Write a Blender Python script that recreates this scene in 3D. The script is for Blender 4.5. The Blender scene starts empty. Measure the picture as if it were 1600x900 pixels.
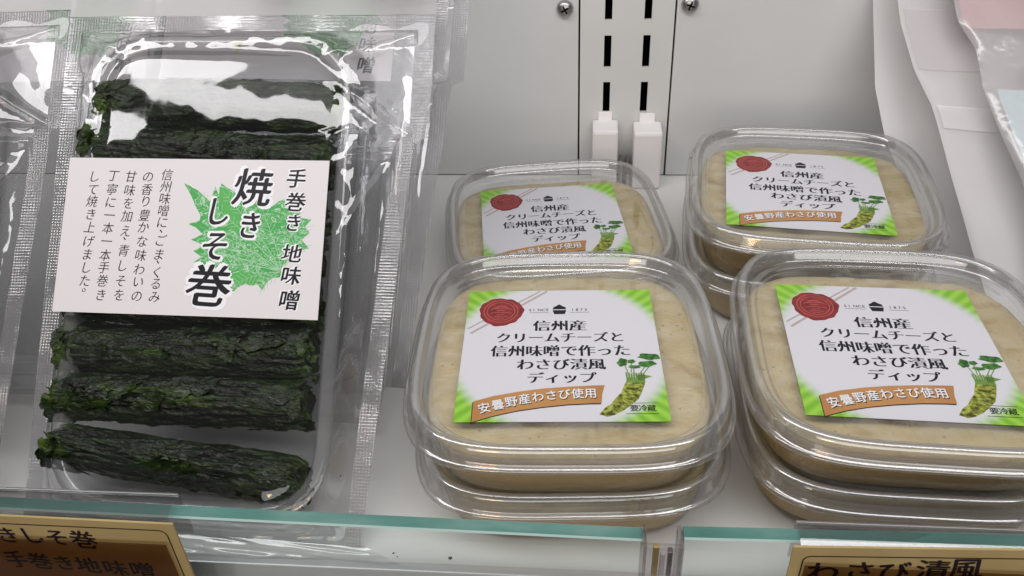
import bpy, math, random
import numpy as np
from mathutils import Matrix, Vector, noise

random.seed(7)
sc = bpy.context.scene
COL = sc.collection
MM = 0.001
R = math.radians

# ------------------------------------------------------------------ camera
cd = bpy.data.cameras.new('camera'); cam = bpy.data.objects.new('camera', cd); COL.objects.link(cam)
cd.sensor_width = 36; cd.lens = 36 * 1315 / 1600; cd.clip_start = 0.01; cd.clip_end = 50
_r = (0.99609689, 0.07929227, -0.03877771); _u = (-0.01420021, 0.57756063, 0.81622428); _f = (-0.08711676, 0.81248782, -0.57643232)
cam.matrix_world = Matrix(((_r[0], _u[0], -_f[0], 0), (_r[1], _u[1], -_f[1], 0), (_r[2], _u[2], -_f[2], 0.22586), (0, 0, 0, 1)))
sc.camera = cam

# ------------------------------------------------------------------ world and lamps
w = bpy.data.worlds.new('World'); sc.world = w; w.use_nodes = True
bg = w.node_tree.nodes['Background']; bg.inputs[0].default_value = (0.79, 0.79, 0.79, 1); bg.inputs[1].default_value = 0.09

def area(name, loc, target, sx, sy, power, col):
    l = bpy.data.lights.new(name, 'AREA'); l.shape = 'RECTANGLE'; l.size = sx; l.size_y = sy; l.energy = power; l.color = col
    o = bpy.data.objects.new(name, l); COL.objects.link(o); o.location = loc
    d = Vector(target) - Vector(loc); o.rotation_euler = d.to_track_quat('-Z', 'Y').to_euler(); return o
area('case_lamp_and_fill', (-0.05, 0.20, 0.62), (-0.05, 0.205, 0.0), 1.3, 0.30, 1.0, (1.0, 0.985, 0.99))  # wide overhead fill, added in place of ambient light
area('case_lamp_and_fill', (-0.05, 0.03, 0.60), (0.0, 0.28, 0.0), 1.2, 0.14, 4.3, (1.0, 0.98, 0.99))
area('shop_lamp_and_fill', (0.1, -1.3, 0.45), (0.0, 0.3, 0.05), 1.8, 0.7, 9.8, (1.0, 0.985, 0.975))  # broad frontal fill, added as shop ambient for the wall and cards
area('shop_lamp_and_fill', (-0.30, -0.9, 0.28), (-0.1, 0.2, 0.05), 0.22, 0.08, 0.8, (1.0, 0.55, 0.22))
vs = sc.view_settings
vs.view_transform = 'Standard'; vs.look = 'None'; vs.gamma = 1; vs.exposure = -0.27; vs.use_curve_mapping = False
sc.cycles.transparent_max_bounces = 48
sc.cycles.max_bounces = 10
sc.cycles.caustics_reflective = False
sc.cycles.caustics_refractive = False
sc.cycles.sample_clamp_indirect = 4

# ------------------------------------------------------------------ material helpers
def mat(name, col=(.8, .8, .8), rough=.5, spec=.5, metal=0.0):
    m = bpy.data.materials.new(name); m.use_nodes = True
    b = m.node_tree.nodes['Principled BSDF']
    b.inputs['Base Color'].default_value = (*col, 1); b.inputs['Roughness'].default_value = rough
    b.inputs['Specular IOR Level'].default_value = spec; b.inputs['Metallic'].default_value = metal
    return m
def N(m, t, **kw):
    n = m.node_tree.nodes.new(t)
    for k, v in kw.items():
        if k.startswith('_'): setattr(n, k[1:], v)
        else: n.inputs[k.replace('__', ' ')].default_value = v
    return n
def L(m, a, b): m.node_tree.links.new(a, b)
def obj_coord(m, scale=(1, 1, 1)):
    t = N(m, 'ShaderNodeTexCoord'); mp = N(m, 'ShaderNodeMapping'); mp.inputs['Scale'].default_value = scale
    L(m, t.outputs['Object'], mp.inputs[0]); return mp.outputs[0]
def ramp(m, fac, stops):
    r = N(m, 'ShaderNodeValToRGB'); e = r.color_ramp.elements
    while len(e) < len(stops): e.new(.5)
    for el, (p, c) in zip(e, stops): el.position = p; el.color = (*c, 1) if len(c) == 3 else c
    L(m, fac, r.inputs[0]); return r.outputs[0]
def mth(m, op, a, b=None, c=None):
    n = N(m, 'ShaderNodeMath', _operation=op)
    for i, v in enumerate((a, b, c)):
        if v is None: continue
        if isinstance(v, (int, float)): n.inputs[i].default_value = v
        else: L(m, v, n.inputs[i])
    return n.outputs[0]
def bump(m, h, strength=.3, dist=.0005, to=None):
    b = N(m, 'ShaderNodeBump', Strength=strength, Distance=dist); L(m, h, b.inputs['Height'])
    if to is None: L(m, b.outputs[0], m.node_tree.nodes['Principled BSDF'].inputs['Normal'])
    return b.outputs[0]

def clear(name, tint=(.97, .97, .97), edge=(.62, .62, .62), f0=.05, f1=.75, power=4.0, rough=.04, milk=0.0, milkcol=(.8, .8, .82), nb=None, fog=0):
    """thin clear plastic: see-through, glossier and denser at a grazing angle"""
    m = bpy.data.materials.new(name); m.use_nodes = True; nt = m.node_tree; nt.nodes.clear()
    out = N(m, 'ShaderNodeOutputMaterial')
    lw = N(m, 'ShaderNodeLayerWeight', Blend=.5)
    nrm = nb(m) if nb else None
    if nrm: L(m, nrm, lw.inputs['Normal'])
    p = mth(m, 'POWER', lw.outputs['Facing'], power)
    fac = mth(m, 'MULTIPLY_ADD', p, f1 - f0, f0)
    tc = N(m, 'ShaderNodeMix', _data_type='RGBA'); tc.inputs['A'].default_value = (*tint, 1); tc.inputs['B'].default_value = (*edge, 1)
    L(m, mth(m, 'POWER', lw.outputs['Facing'], 3.0), tc.inputs['Factor'])
    tr = N(m, 'ShaderNodeBsdfTransparent'); L(m, tc.outputs['Result'], tr.inputs[0])
    gl = N(m, 'ShaderNodeBsdfGlossy', Roughness=rough)
    if nrm: L(m, nrm, gl.inputs['Normal'])
    src = tr.outputs[0]
    if milk > 0:
        df = N(m, 'ShaderNodeBsdfDiffuse'); df.inputs[0].default_value = (*milkcol, 1)
        tl = N(m, 'ShaderNodeBsdfTranslucent'); tl.inputs[0].default_value = (*milkcol, 1)
        ad = N(m, 'ShaderNodeMixShader', Fac=.4); L(m, df.outputs[0], ad.inputs[1]); L(m, tl.outputs[0], ad.inputs[2])
        mx0 = N(m, 'ShaderNodeMixShader', Fac=milk); L(m, src, mx0.inputs[1]); L(m, ad.outputs[0], mx0.inputs[2]); src = mx0.outputs[0]
        if fog:
            fn = N(m, 'ShaderNodeTexNoise', Scale=fog, Detail=5.0, Distortion=.9); L(m, obj_coord(m, (1, 1.8, 1)), fn.inputs['Vector'])
            fr = N(m, 'ShaderNodeMapRange', _interpolation_type='SMOOTHSTEP'); fr.inputs[1].default_value = .42; fr.inputs[2].default_value = .68; fr.inputs[3].default_value = milk * .15; fr.inputs[4].default_value = milk; L(m, fn.outputs[0], fr.inputs[0]); L(m, fr.outputs[0], mx0.inputs[0])
    mx = N(m, 'ShaderNodeMixShader'); L(m, fac, mx.inputs[0]); L(m, src, mx.inputs[1]); L(m, gl.outputs[0], mx.inputs[2])
    L(m, mx.outputs[0], out.inputs[0]); return m

def film_bump(scale, strength, dist=.0006, stretch=(1, 1, 1)):
    def f(m):
        n = N(m, 'ShaderNodeTexNoise', Scale=scale, Detail=3.0, Roughness=.5, Distortion=.6); L(m, obj_coord(m, stretch), n.inputs['Vector'])
        b = N(m, 'ShaderNodeBump', Strength=strength, Distance=dist); L(m, n.outputs[0], b.inputs['Height']); return b.outputs[0]
    return f
def crimp_bump(m):
    co = obj_coord(m)
    a = N(m, 'ShaderNodeTexWave', Scale=290, Distortion=.15, _bands_direction='X', _wave_profile='SIN'); L(m, co, a.inputs['Vector'])
    b = N(m, 'ShaderNodeTexWave', Scale=290, Distortion=.15, _bands_direction='Y', _wave_profile='SIN'); L(m, co, b.inputs['Vector'])
    q = N(m, 'ShaderNodeTexNoise', Scale=55, Detail=3.0); L(m, co, q.inputs['Vector'])
    q2 = N(m, 'ShaderNodeTexNoise', Scale=160, Detail=3.0); L(m, co, q2.inputs['Vector'])
    s = mth(m, 'ADD', mth(m, 'MULTIPLY', mth(m, 'ADD', a.outputs['Fac'], b.outputs['Fac']), mth(m, 'MULTIPLY_ADD', q.outputs[0], 2.4, -.7)), mth(m, 'MULTIPLY', q2.outputs[0], 2.5))
    bp = N(m, 'ShaderNodeBump', Strength=.5, Distance=.0004); L(m, s, bp.inputs['Height']); return bp.outputs[0]

M = {}
M['pet'] = clear('clear_container_plastic', edge=(.82, .82, .81), f0=.05, f1=.55, power=3.2, rough=.05, nb=film_bump(60, .12))
M['pet_lid'] = clear('clear_lid_plastic', tint=(.975, .975, .975), edge=(.55, .55, .55), f0=.08, f1=.7, power=3.0, rough=.05, milk=.24, milkcol=(.88, .86, .80), fog=55, nb=film_bump(45, .10))
M['pet_rim'] = clear('clear_rim_plastic', tint=(.96, .96, .96), edge=(.86, .86, .855), f0=.15, f1=.6, power=2.2, rough=.07, milk=.12, milkcol=(.95, .94, .92), nb=film_bump(60, .10))  # milky white stands in for reflections of the pale surroundings
M['film'] = clear('clear_bag_film', tint=(.97, .97, .975), edge=(.75, .75, .75), f0=.10, f1=.85, power=2.5, rough=.05, milk=.008, milkcol=(.75, .75, .78), nb=film_bump(24, .18, .0014))
M['film_flat'] = clear('clear_back_film', tint=(.93, .93, .94), edge=(.7, .7, .7), f0=.06, f1=.6, power=3, rough=.15, milk=.14, milkcol=(.7, .7, .72), nb=film_bump(30, .3))
M['seal'] = clear('crimped_seal_film', tint=(.88, .88, .89), f0=.13, f1=.8, power=2.2, rough=.18, milk=.30, milkcol=(.56, .55, .555), nb=crimp_bump)
M['frost'] = clear('frosted_bag_film', tint=(.9, .9, .9), f0=.04, f1=.25, power=3, rough=.38, milk=.62, milkcol=(.96, .94, .94), nb=film_bump(18, .4, .002))
M['tray'] = clear('clear_tray_plastic', tint=(.95, .955, .955), f0=.08, f1=.9, power=2.6, rough=.08, milk=.20, milkcol=(.9, .9, .9))
M['header'] = clear('milky_header_film', tint=(.8, .78, .78), f0=.06, f1=.5, power=3, rough=.2, milk=.68, milkcol=(.36, .34, .34), nb=film_bump(30, .3))
M['glass'] = clear('glass_face', tint=(.96, .98, .975), edge=(.6, .75, .7), f0=.04, f1=.9, power=4.5, rough=.01)
M['acrylic'] = clear('clear_acrylic', tint=(.93, .92, .92), edge=(.4, .4, .4), f0=.07, f1=.9, power=3, rough=.04, milk=.03)
M['card_shade'] = clear('card_shade_tint', tint=(.67, .57, .46), edge=(.3, .2, .2), f0=.01, f1=.4, power=5, rough=.1)  # brown tint painted in for the shadow on the lower card
M['bevel_highlight'] = mat('bevel_highlight', (.42, .56, .52), .15, .9)  # paler than the edge: a highlight painted along the bevels
M['glass_edge'] = mat('green_glass_edge', (.075, .22, .185), .22, .6)
M['steel'] = mat('steel', (.42, .40, .40), .32, .5, 1.0)
M['dark'] = mat('void_shade', (.004, .004, .004), .9, .1)  # near-black colour paints the shade inside slots and recesses
_ge = M['glass_edge']; _n = N(_ge, 'ShaderNodeTexNoise', Scale=30, Detail=4.0); L(_ge, obj_coord(_ge, (1, 3, 3)), _n.inputs['Vector'])
L(_ge, ramp(_ge, _n.outputs[0], [(.3, (.07, .19, .16)), (.55, (.11, .26, .225)), (.75, (.19, .33, .295))]), _ge.node_tree.nodes['Principled BSDF'].inputs['Base Color'])
M['glint'] = mat('glint_strip', (.75, .55, .16), .3, .5, .6)  # yellow is painted in for a reflection on the metal strip
M['cover'] = mat('bracket_plastic', (.88, .85, .85), .42, .4)
M['black'] = mat('black_ink', (.012, .010, .014), .45, .3)
M['ink'] = mat('marker_ink', (.02, .012, .015), .5, .3)
M['white'] = mat('white_ink', (.82, .82, .84), .5, .3)
M['red_light'] = mat('seal_relief_ink', (.50, .15, .13), .45, .3)
M['twine'] = mat('twine_ink', (.48, .40, .38), .6, .3)
M['cyan'] = mat('pale_blue_label', (.62, .76, .80), .5, .4)
M['pink'] = mat('pink_food', (.60, .36, .35), .4, .4)
M['tan'] = mat('tan_food', (.60, .48, .28), .5, .4)

def painted(name, col, scale=9, amt=.06, rough=.4):
    m = mat(name, col, rough, .4); b = m.node_tree.nodes['Principled BSDF']
    n = N(m, 'ShaderNodeTexNoise', Scale=scale, Detail=5.0); L(m, obj_coord(m), n.inputs['Vector'])
    lo = tuple(c * (1 - amt) for c in col); hi = tuple(min(1, c * (1 + amt)) for c in col)
    L(m, ramp(m, n.outputs[0], [(.3, lo), (.7, hi)]), b.inputs['Base Color'])
    n2 = N(m, 'ShaderNodeTexNoise', Scale=900, Detail=2.0); L(m, obj_coord(m), n2.inputs['Vector']); bump(m, n2.outputs[0], .08, .0003)
    return m
M['wall'] = painted('painted_wall_panel', (.645, .65, .645))
M['upright'] = painted('painted_upright', (.66, .667, .645))
M['shelf'] = painted('painted_shelf', (.76, .76, .74), 6, .05, .35)
M['lip'] = mat('shelf_lip_metal', (.75, .74, .76), .3, .6, .3)

def paper(name, col): 
    m = mat(name, col, .5, .35)
    n = N(m, 'ShaderNodeTexNoise', Scale=700, Detail=3.0); L(m, obj_coord(m), n.inputs['Vector']); bump(m, n.outputs[0], .05, .0002); return m
M['paper'] = paper('matt_paper', (.70, .665, .68))

def dip_label_mat():
    m = mat('printed_green_label', (.8, .8, .8), .38, .45); b = m.node_tree.nodes['Principled BSDF']
    sx = N(m, 'ShaderNodeSeparateXYZ'); L(m, obj_coord(m, (1 / .0335, 1 / .0347, 1)), sx.inputs[0])
    x, y = sx.outputs[0], sx.outputs[1]
    r2 = mth(m, 'ADD', mth(m, 'MULTIPLY', mth(m, 'MULTIPLY', x, x), .86), mth(m, 'MULTIPLY', mth(m, 'MULTIPLY', y, y), .83))
    rays = mth(m, 'SINE', mth(m, 'MULTIPLY', mth(m, 'ARCTAN2', y, x), 64.0))
    g = N(m, 'ShaderNodeMix', _data_type='RGBA'); g.inputs['A'].default_value = (.20, .48, .028, 1); g.inputs['B'].default_value = (.34, .64, .07, 1)
    L(m, mth(m, 'MULTIPLY_ADD', rays, .5, .5), g.inputs['Factor'])
    mx = N(m, 'ShaderNodeMix', _data_type='RGBA'); mx.inputs['A'].default_value = (.70, .69, .735, 1); L(m, g.outputs['Result'], mx.inputs['B'])
    mr = N(m, 'ShaderNodeMapRange', _interpolation_type='SMOOTHSTEP'); mr.inputs[1].default_value = .88; mr.inputs[2].default_value = 1.22; L(m, r2, mr.inputs[0])
    L(m, mr.outputs[0], mx.inputs['Factor']); L(m, mx.outputs['Result'], b.inputs['Base Color']); return m
M['dip_label'] = dip_label_mat()

def noisy(name, stops, scale, rough=.5, detail=4.0, stretch=(1, 1, 1), spec=.4, bmp=None, dist=0.0):
    m = mat(name, stops[0][1], rough, spec); b = m.node_tree.nodes['Principled BSDF']
    n = N(m, 'ShaderNodeTexNoise', Scale=scale, Detail=detail, Distortion=dist); L(m, obj_coord(m, stretch), n.inputs['Vector'])
    L(m, ramp(m, n.outputs[0], stops), b.inputs['Base Color'])
    if bmp: bump(m, n.outputs[0], bmp[0], bmp[1])
    return m
M['wax'] = noisy('wax_print', [(.3, (.16, .008, .012)), (.7, (.34, .03, .03))], 260, .35)
M['root'] = noisy('wasabi_root_print', [(.36, (.05, .045, .008)), (.47, (.20, .22, .03)), (.62, (.40, .46, .08)), (.75, (.58, .60, .2))], 620, .45, 3.0, (1, 1, 1), .3)
M['leaf'] = noisy('wasabi_leaf_print', [(.35, (.015, .07, .012)), (.65, (.08, .26, .04))], 500, .45)
M['stem'] = mat('stem_print', (.16, .30, .06), .5)
M['shiso'] = noisy('shiso_leaf_print', [(.44, (.07, .36, .09)), (.505, (.10, .42, .12)), (.53, (.62, .72, .62)), (.56, (.10, .40, .12))], 240, .5, 6.0, (1, 1.6, 1), .3, None, 1.6)
M['shiso_solid'] = mat('shiso_leaf_solid', (.08, .40, .08), .5)
M['vein'] = mat('leaf_vein_print', (.36, .58, .38), .5)
M['ribbon'] = noisy('copper_ribbon_print', [(.3, (.36, .13, .045)), (.5, (.52, .26, .09)), (.7, (.40, .15, .05))], 28, .35, 1.0, (1, .05, 1))
M['card'] = noisy('kraft_card', [(.3, (.42, .31, .13)), (.7, (.50, .385, .175))], 60, .6)

def dip_mat():
    m = mat('miso_cream_cheese', (.6, .5, .32), .45, .4); b = m.node_tree.nodes['Principled BSDF']
    n = N(m, 'ShaderNodeTexNoise', Scale=70, Detail=6.0, Distortion=1.2); L(m, obj_coord(m, (1, 1, 2.5)), n.inputs['Vector'])
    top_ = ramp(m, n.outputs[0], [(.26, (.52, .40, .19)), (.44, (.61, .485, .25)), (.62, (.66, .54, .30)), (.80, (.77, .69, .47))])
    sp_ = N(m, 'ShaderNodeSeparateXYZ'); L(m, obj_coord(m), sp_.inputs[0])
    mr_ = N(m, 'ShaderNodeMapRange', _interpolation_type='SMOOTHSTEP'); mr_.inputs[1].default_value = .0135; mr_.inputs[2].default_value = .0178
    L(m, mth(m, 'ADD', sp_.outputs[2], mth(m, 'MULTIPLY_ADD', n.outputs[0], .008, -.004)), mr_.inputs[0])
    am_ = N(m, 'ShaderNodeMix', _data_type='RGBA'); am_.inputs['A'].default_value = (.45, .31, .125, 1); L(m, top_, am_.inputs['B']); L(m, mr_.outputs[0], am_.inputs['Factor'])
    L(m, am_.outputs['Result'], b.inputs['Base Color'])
    fl_ = N(m, 'ShaderNodeTexVoronoi', Scale=330); L(m, obj_coord(m), fl_.inputs['Vector'])
    fm_ = N(m, 'ShaderNodeMix', _data_type='RGBA'); L(m, am_.outputs['Result'], fm_.inputs['A']); fm_.inputs['B'].default_value = (.40, .33, .14, 1)
    n9 = N(m, 'ShaderNodeTexNoise', Scale=120, Detail=2.0); L(m, obj_coord(m), n9.inputs['Vector'])
    L(m, mth(m, 'MULTIPLY', mth(m, 'LESS_THAN', fl_.outputs['Distance'], .16), mth(m, 'GREATER_THAN', n9.outputs[0], .54)), fm_.inputs['Factor']); L(m, fm_.outputs['Result'], b.inputs['Base Color'])
    b.inputs['Subsurface Weight'].default_value = .25; b.inputs['Subsurface Radius'].default_value = (.004, .003, .0015); b.inputs['Subsurface Scale'].default_value = 1
    n8 = N(m, 'ShaderNodeTexNoise', Scale=260, Detail=5.0, Distortion=.8); L(m, obj_coord(m, (1, 2.2, 1)), n8.inputs['Vector']); bump(m, mth(m, 'ADD', n.outputs[0], mth(m, 'MULTIPLY', n8.outputs[0], .6)), .55, .0014); return m
M['dip'] = dip_mat()
def roll_mat():
    m = mat('dried_shiso', (.02, .03, .01), .33, .36); b = m.node_tree.nodes['Principled BSDF']
    at = N(m, 'ShaderNodeVertexColor', _layer_name='leafiness')
    n = N(m, 'ShaderNodeTexNoise', Scale=150, Detail=6.0, Distortion=1.0); L(m, obj_coord(m, (.45, 1, 1)), n.inputs['Vector'])
    s = mth(m, 'ADD', mth(m, 'MULTIPLY', n.outputs[0], .75), mth(m, 'MULTIPLY', at.outputs[0], .55))
    L(m, ramp(m, s, [(.32, (.0015, .002, .0008)), (.50, (.0035, .0065, .0012)), (.66, (.009, .019, .0025)), (.84, (.032, .058, .006)), (1.0, (.09, .14, .014))]), b.inputs['Base Color'])
    tc = N(m, 'ShaderNodeTexCoord'); mp = N(m, 'ShaderNodeMapping'); mp.inputs['Scale'].default_value = (.5, 1, 1); mp.inputs['Rotation'].default_value = (0, 0, .35); L(m, tc.outputs['Object'], mp.inputs[0])
    n2 = N(m, 'ShaderNodeTexNoise', _noise_type='RIDGED_MULTIFRACTAL', Scale=230, Detail=4.0, Roughness=.6, Distortion=.9); L(m, mp.outputs[0], n2.inputs['Vector'])
    n3 = N(m, 'ShaderNodeTexNoise', Scale=620, Detail=3.0, Distortion=1.2); L(m, obj_coord(m, (.4, 1, 1)), n3.inputs['Vector'])
    bump(m, mth(m, 'ADD', n2.outputs[0], mth(m, 'MULTIPLY', n3.outputs[0], .7)), 1.0, .0011)
    return m
M['shiso_roll'] = roll_mat()

# ------------------------------------------------------------------ object helpers
def obj(name, me, m=None, parent=None, smooth=False):
    o = bpy.data.objects.new(name, me); COL.objects.link(o)
    if m is not None and not me.materials:
        for mm_ in (m if isinstance(m, (list, tuple)) else [m]): me.materials.append(mm_)
    if smooth: me.polygons.foreach_set('use_smooth', [True] * len(me.polygons))
    if parent: o.parent = parent
    return o
def mesh(name, verts, faces, mi=None):
    me = bpy.data.meshes.new(name); me.from_pydata([(x * MM, y * MM, z * MM) for x, y, z in verts], [], faces)
    if mi: me.polygons.foreach_set('material_index', mi)
    me.update(); return me
def tag(o, label=None, cat=None, group=None, kind=None):
    for k, v in (('label', label), ('category', cat), ('group', group), ('kind', kind)):
        if v: o[k] = v
    return o
def empty(name, loc=(0, 0, 0), rz=0, mw=None):
    o = bpy.data.objects.new(name, None); COL.objects.link(o); o.empty_display_size = .01
    if mw is not None: o.matrix_world = mw
    else: o.location = [c * MM for c in loc]; o.rotation_euler = (0, 0, rz)
    return o
def copy_tree(o, parent=None, skip=()):
    c = o.copy(); COL.objects.link(c); c.parent = parent
    for ch in list(o.children):
        if ch.name.split('.')[0] in skip: continue
        copy_tree(ch, c, skip)
    return c
class MB:
    def __init__(s): s.v = []; s.f = []; s.m = []
    def add(s, vs, fs, m=0):
        k = len(s.v); s.v += [tuple(v) for v in vs]; s.f += [tuple(i + k for i in f) for f in fs]; s.m += [m] * len(fs); return s
    def box(s, x0, x1, y0, y1, z0, z1, b=0.0, m=0):
        if b <= 0:
            v = [(x, y, z) for z in (z0, z1) for y in (y0, y1) for x in (x0, x1)]
            return s.add(v, [(0, 2, 3, 1), (4, 5, 7, 6), (0, 1, 5, 4), (2, 6, 7, 3), (0, 4, 6, 2), (1, 3, 7, 5)], m)
        import bmesh
        bm = bmesh.new(); bmesh.ops.create_cube(bm, size=1)
        for v in bm.verts: v.co = Vector(((x0 + x1) / 2 + v.co.x * (x1 - x0), (y0 + y1) / 2 + v.co.y * (y1 - y0), (z0 + z1) / 2 + v.co.z * (z1 - z0)))
        bmesh.ops.bevel(bm, geom=bm.edges[:], offset=b, segments=2, profile=.6, affect='EDGES')
        bm.verts.index_update(); s.add([v.co[:] for v in bm.verts], [[v.index for v in f.verts] for f in bm.faces], m); bm.free(); return s
    def loft(s, rings, cap0=False, cap1=False, m=0, closed=True):
        n = len(rings[0]); k = len(s.v)
        for r in rings: s.v += [tuple(p) for p in r]
        for i in range(len(rings) - 1):
            for j in range(n if closed else n - 1):
                a, b = k + i * n + j, k + i * n + (j + 1) % n
                s.f.append((a, b, b + n, a + n)); s.m.append(m)
        if cap0: s.f.append(tuple(k + j for j in reversed(range(n)))); s.m.append(m)
        if cap1: s.f.append(tuple(k + (len(rings) - 1) * n + j for j in range(n))); s.m.append(m)
        return s
    def build(s, name, m, parent=None, smooth=False): return obj(name, mesh(name, s.v, s.f, s.m), m, parent, smooth)

# flat print: strokes, polygons and glyphs -----------------------------------------------------
def stroke(mb, pts, width, z, taper=False):
    pts = [Vector((p[0], p[1])) for p in pts]; n = len(pts); a = []; b = []
    for i, p in enumerate(pts):
        d = (pts[min(i + 1, n - 1)] - pts[max(i - 1, 0)]); d.normalize(); q = Vector((-d.y, d.x)) * width / 2
        if taper: q *= (1 - .75 * i / (n - 1))
        a.append(p + q); b.append(p - q)
    v = [(p.x, p.y, z) for p in a] + [(p.x, p.y, z) for p in b]
    mb.add(v, [(n + i, n + i + 1, i + 1, i) for i in range(n - 1)]); return mb
def poly(mb, pts, z): 
    import mathutils.geometry as g
    t = g.tessellate_polygon([[Vector((p[0], p[1], 0)) for p in pts]])
    fs = []
    for a, b, c in t:
        A, B, C_ = pts[a], pts[b], pts[c]
        fs.append((a, b, c) if (B[0] - A[0]) * (C_[1] - A[1]) - (B[1] - A[1]) * (C_[0] - A[0]) > 0 else (a, c, b))
    mb.add([(p[0], p[1], z) for p in pts], fs); return mb
GL = {}
def load_glyphs(text, offs):
    tmp = []
    for off in offs:
        for ch in sorted(set(text)):
            c = bpy.data.curves.new('glyph', 'FONT'); c.body = ch; c.size = 1; c.offset = off; c.resolution_u = 3
            o = bpy.data.objects.new('glyph', c); COL.objects.link(o); tmp.append((ch, off, o, c))
    bpy.context.view_layer.update(); dg = bpy.context.evaluated_depsgraph_get()
    for ch, off, o, c in tmp:
        me = bpy.data.meshes.new_from_object(o.evaluated_get(dg))
        v = np.array([tuple(q.co[:2]) for q in me.vertices]).reshape(-1, 2)
        GL[(ch, off)] = (v, [tuple(p.vertices) for p in me.polygons])
        bpy.data.meshes.remove(me); bpy.data.objects.remove(o); bpy.data.curves.remove(c)
def glyphs(mb, items, off, copies, z, shear=0.0):
    """items: (char, cx, cy, w, h, rot degrees); copies: shifts in em"""
    for ch, cx, cy, gw, gh, rot in items:
        v, fs = GL[(ch, off)]
        if len(v) == 0: continue
        half = ch in 'SINCE1875'
        c0 = np.array([(.28 if half else .49), .355])
        ca, sa = math.cos(R(rot)), math.sin(R(rot))
        for k, (dx, dy) in enumerate(copies):
            p = v - c0 + np.array([dx, dy]); p = p / .98
            X = (p[:, 0] + shear * p[:, 1]) * gw; Y = p[:, 1] * gh
            mb.add([(cx + ca * a - sa * b, cy + sa * a + ca * b, z + k * .0012) for a, b in zip(X, Y)], fs)
    return mb
MINCHO = [(-.021 + .014 * k, 0) for k in range(4)]
BRUSH = [(-.020 + .010 * k, -.014 + .007 * k) for k in range(5)]
BRUSHS = [(-.012 + .012 * k, -.008 + .008 * k) for k in range(3)]
HALO = [(.075 * math.cos(a * math.pi / 4), .075 * math.sin(a * math.pi / 4)) for a in range(8)]
PEN = [(0, 0), (.012, .008)]
load_glyphs('てりい信州産クリームチーズと信州味噌で作ったわさび漬風ディップ安曇野使用要冷蔵SINCE1875手巻き地焼しそ、ごまくるみの香豊かな甘を加え青丁寧に一本上げした。', (-.012, 0.0, .008))

# ------------------------------------------------------------------ the setting
# shelf board with a raised metal lip along its front
sh = empty('shelf'); tag(sh, kind='structure')
MB().box(-420, 340, 169, 440, -18, -4.8).build('shelf_board', M['shelf'], sh)
MB().box(-420, 340, 165.0, 168.4, -18, -3.6, .5).build('shelf_lip', M['lip'], sh)
MB().box(-420, 340, 120, 164.4, -34, -19, 1).build('price_rail', painted('price_rail_paint', (.42, .38, .38)), sh)

# back wall: two panels, slotted upright between them, screws
bw = empty('back_wall'); tag(bw, kind='structure')
def screw(x, z, rot):
    seg = 20; rings = []
    for r_, y_ in ((4.3, 429.9), (4.3, 429.4), (3.9, 428.2), (2.9, 427.3), (1.6, 426.9), (.5, 426.8)):
        rings.append([(x + r_ * math.cos(2 * math.pi * j / seg), y_, z + r_ * math.sin(2 * math.pi * j / seg)) for j in range(seg)])
    p = MB().loft(rings, False, True).build('screw', M['steel'], None, True)
    c = MB()
    for a in (rot, rot + math.pi / 2):
        ca, sa = math.cos(a), math.sin(a); q = [(-2.1, -.42), (2.1, -.42), (2.1, .42), (-2.1, .42)]
        P = [(x + ca * u - sa * v, z + sa * u + ca * v) for u, v in q]
        c.add([(u, 426.6 - (a != rot) * .02, v) for u, v in P] + [(u, 427.6, v) for u, v in P], [(0, 1, 2, 3), (0, 4, 5, 1), (1, 5, 6, 2), (2, 6, 7, 3), (3, 7, 4, 0)])
    c.build('screw_slot', M['dark'], p); return p
pl = MB().box(-420, -5.5, 430, 434, .6, 330, .5).build('wall_panel', M['wall'], bw)
pr = MB().box(43.7, 340, 430, 434, .6, 330, .5).build('wall_panel', M['wall'], bw)
screw(-12.4, 94.8, .5).parent = pl; screw(49.9, 96, 1.2).parent = pr
up = MB(); xs = (-4.6, 7.8, 11.5, 27.7, 31.4, 42.8); 
zs = [38.4 + 25 * k for k in range(12)]
for a, b in ((xs[0], xs[1]), (xs[2], xs[3]), (xs[4], xs[5])): up.box(a, b, 430.6, 432.4, .6, 330)
for a, b in ((xs[1], xs[2]), (xs[3], xs[4])):
    lo = .6
    for z in zs: up.box(a, b, 430.6, 432.4, lo, z); lo = z + 17
    up.box(a, b, 430.6, 432.4, lo, 345)
up.build('slotted_upright', M['upright'], bw)
MB().box(-420, 340, 446, 450, -20, 330).build('slot_shade_board', M['dark'], bw)  # near-black board painted as the shade behind the slots

KW = 1.0213
bw.scale = (KW,) * 3; bw.location = (0, 0, .22586 * (1 - KW))
for i, (x0, x1, z1, nm) in enumerate(((2.4, 16.2, 34.5, 'left'), (24.4, 39.6, 33.5, 'right'))):
    t = empty('bracket_cover', ((x0 + x1) / 2 * KW, 428 * KW, -4.8)); t.scale = (KW,) * 3; cx = (x0 + x1) / 2; hw = (x1 - x0) / 2
    MB().box(-hw, hw, -14, 2.2, .3, z1, 1.6).build('cover_body', M['cover'], t, False)
    MB().box(-hw * .55, hw * .55, 1.5, 2.4, z1 - .5, z1 + 4.5, .4).build('cover_tongue', M['cover'], t)
    tag(t, 'white plastic bracket cover at the %s of the slotted upright' % nm, 'bracket cover', 'white covers on the shelf brackets')
t = empty('bracket_hook', (20.6, 429, -4.8))
MB().box(-2.6, -1.2, -6, 9, .3, 14, .3).box(1.2, 2.6, -6, 9, .3, 14, .3).build('hook_prong', M['steel'], t)
MB().box(-1.0, 1.0, -4, 9, .3, 8, .3).build('hook_core', M['dark'], t)
tag(t, 'small grey metal bracket hook between the two white bracket covers', 'bracket')

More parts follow.
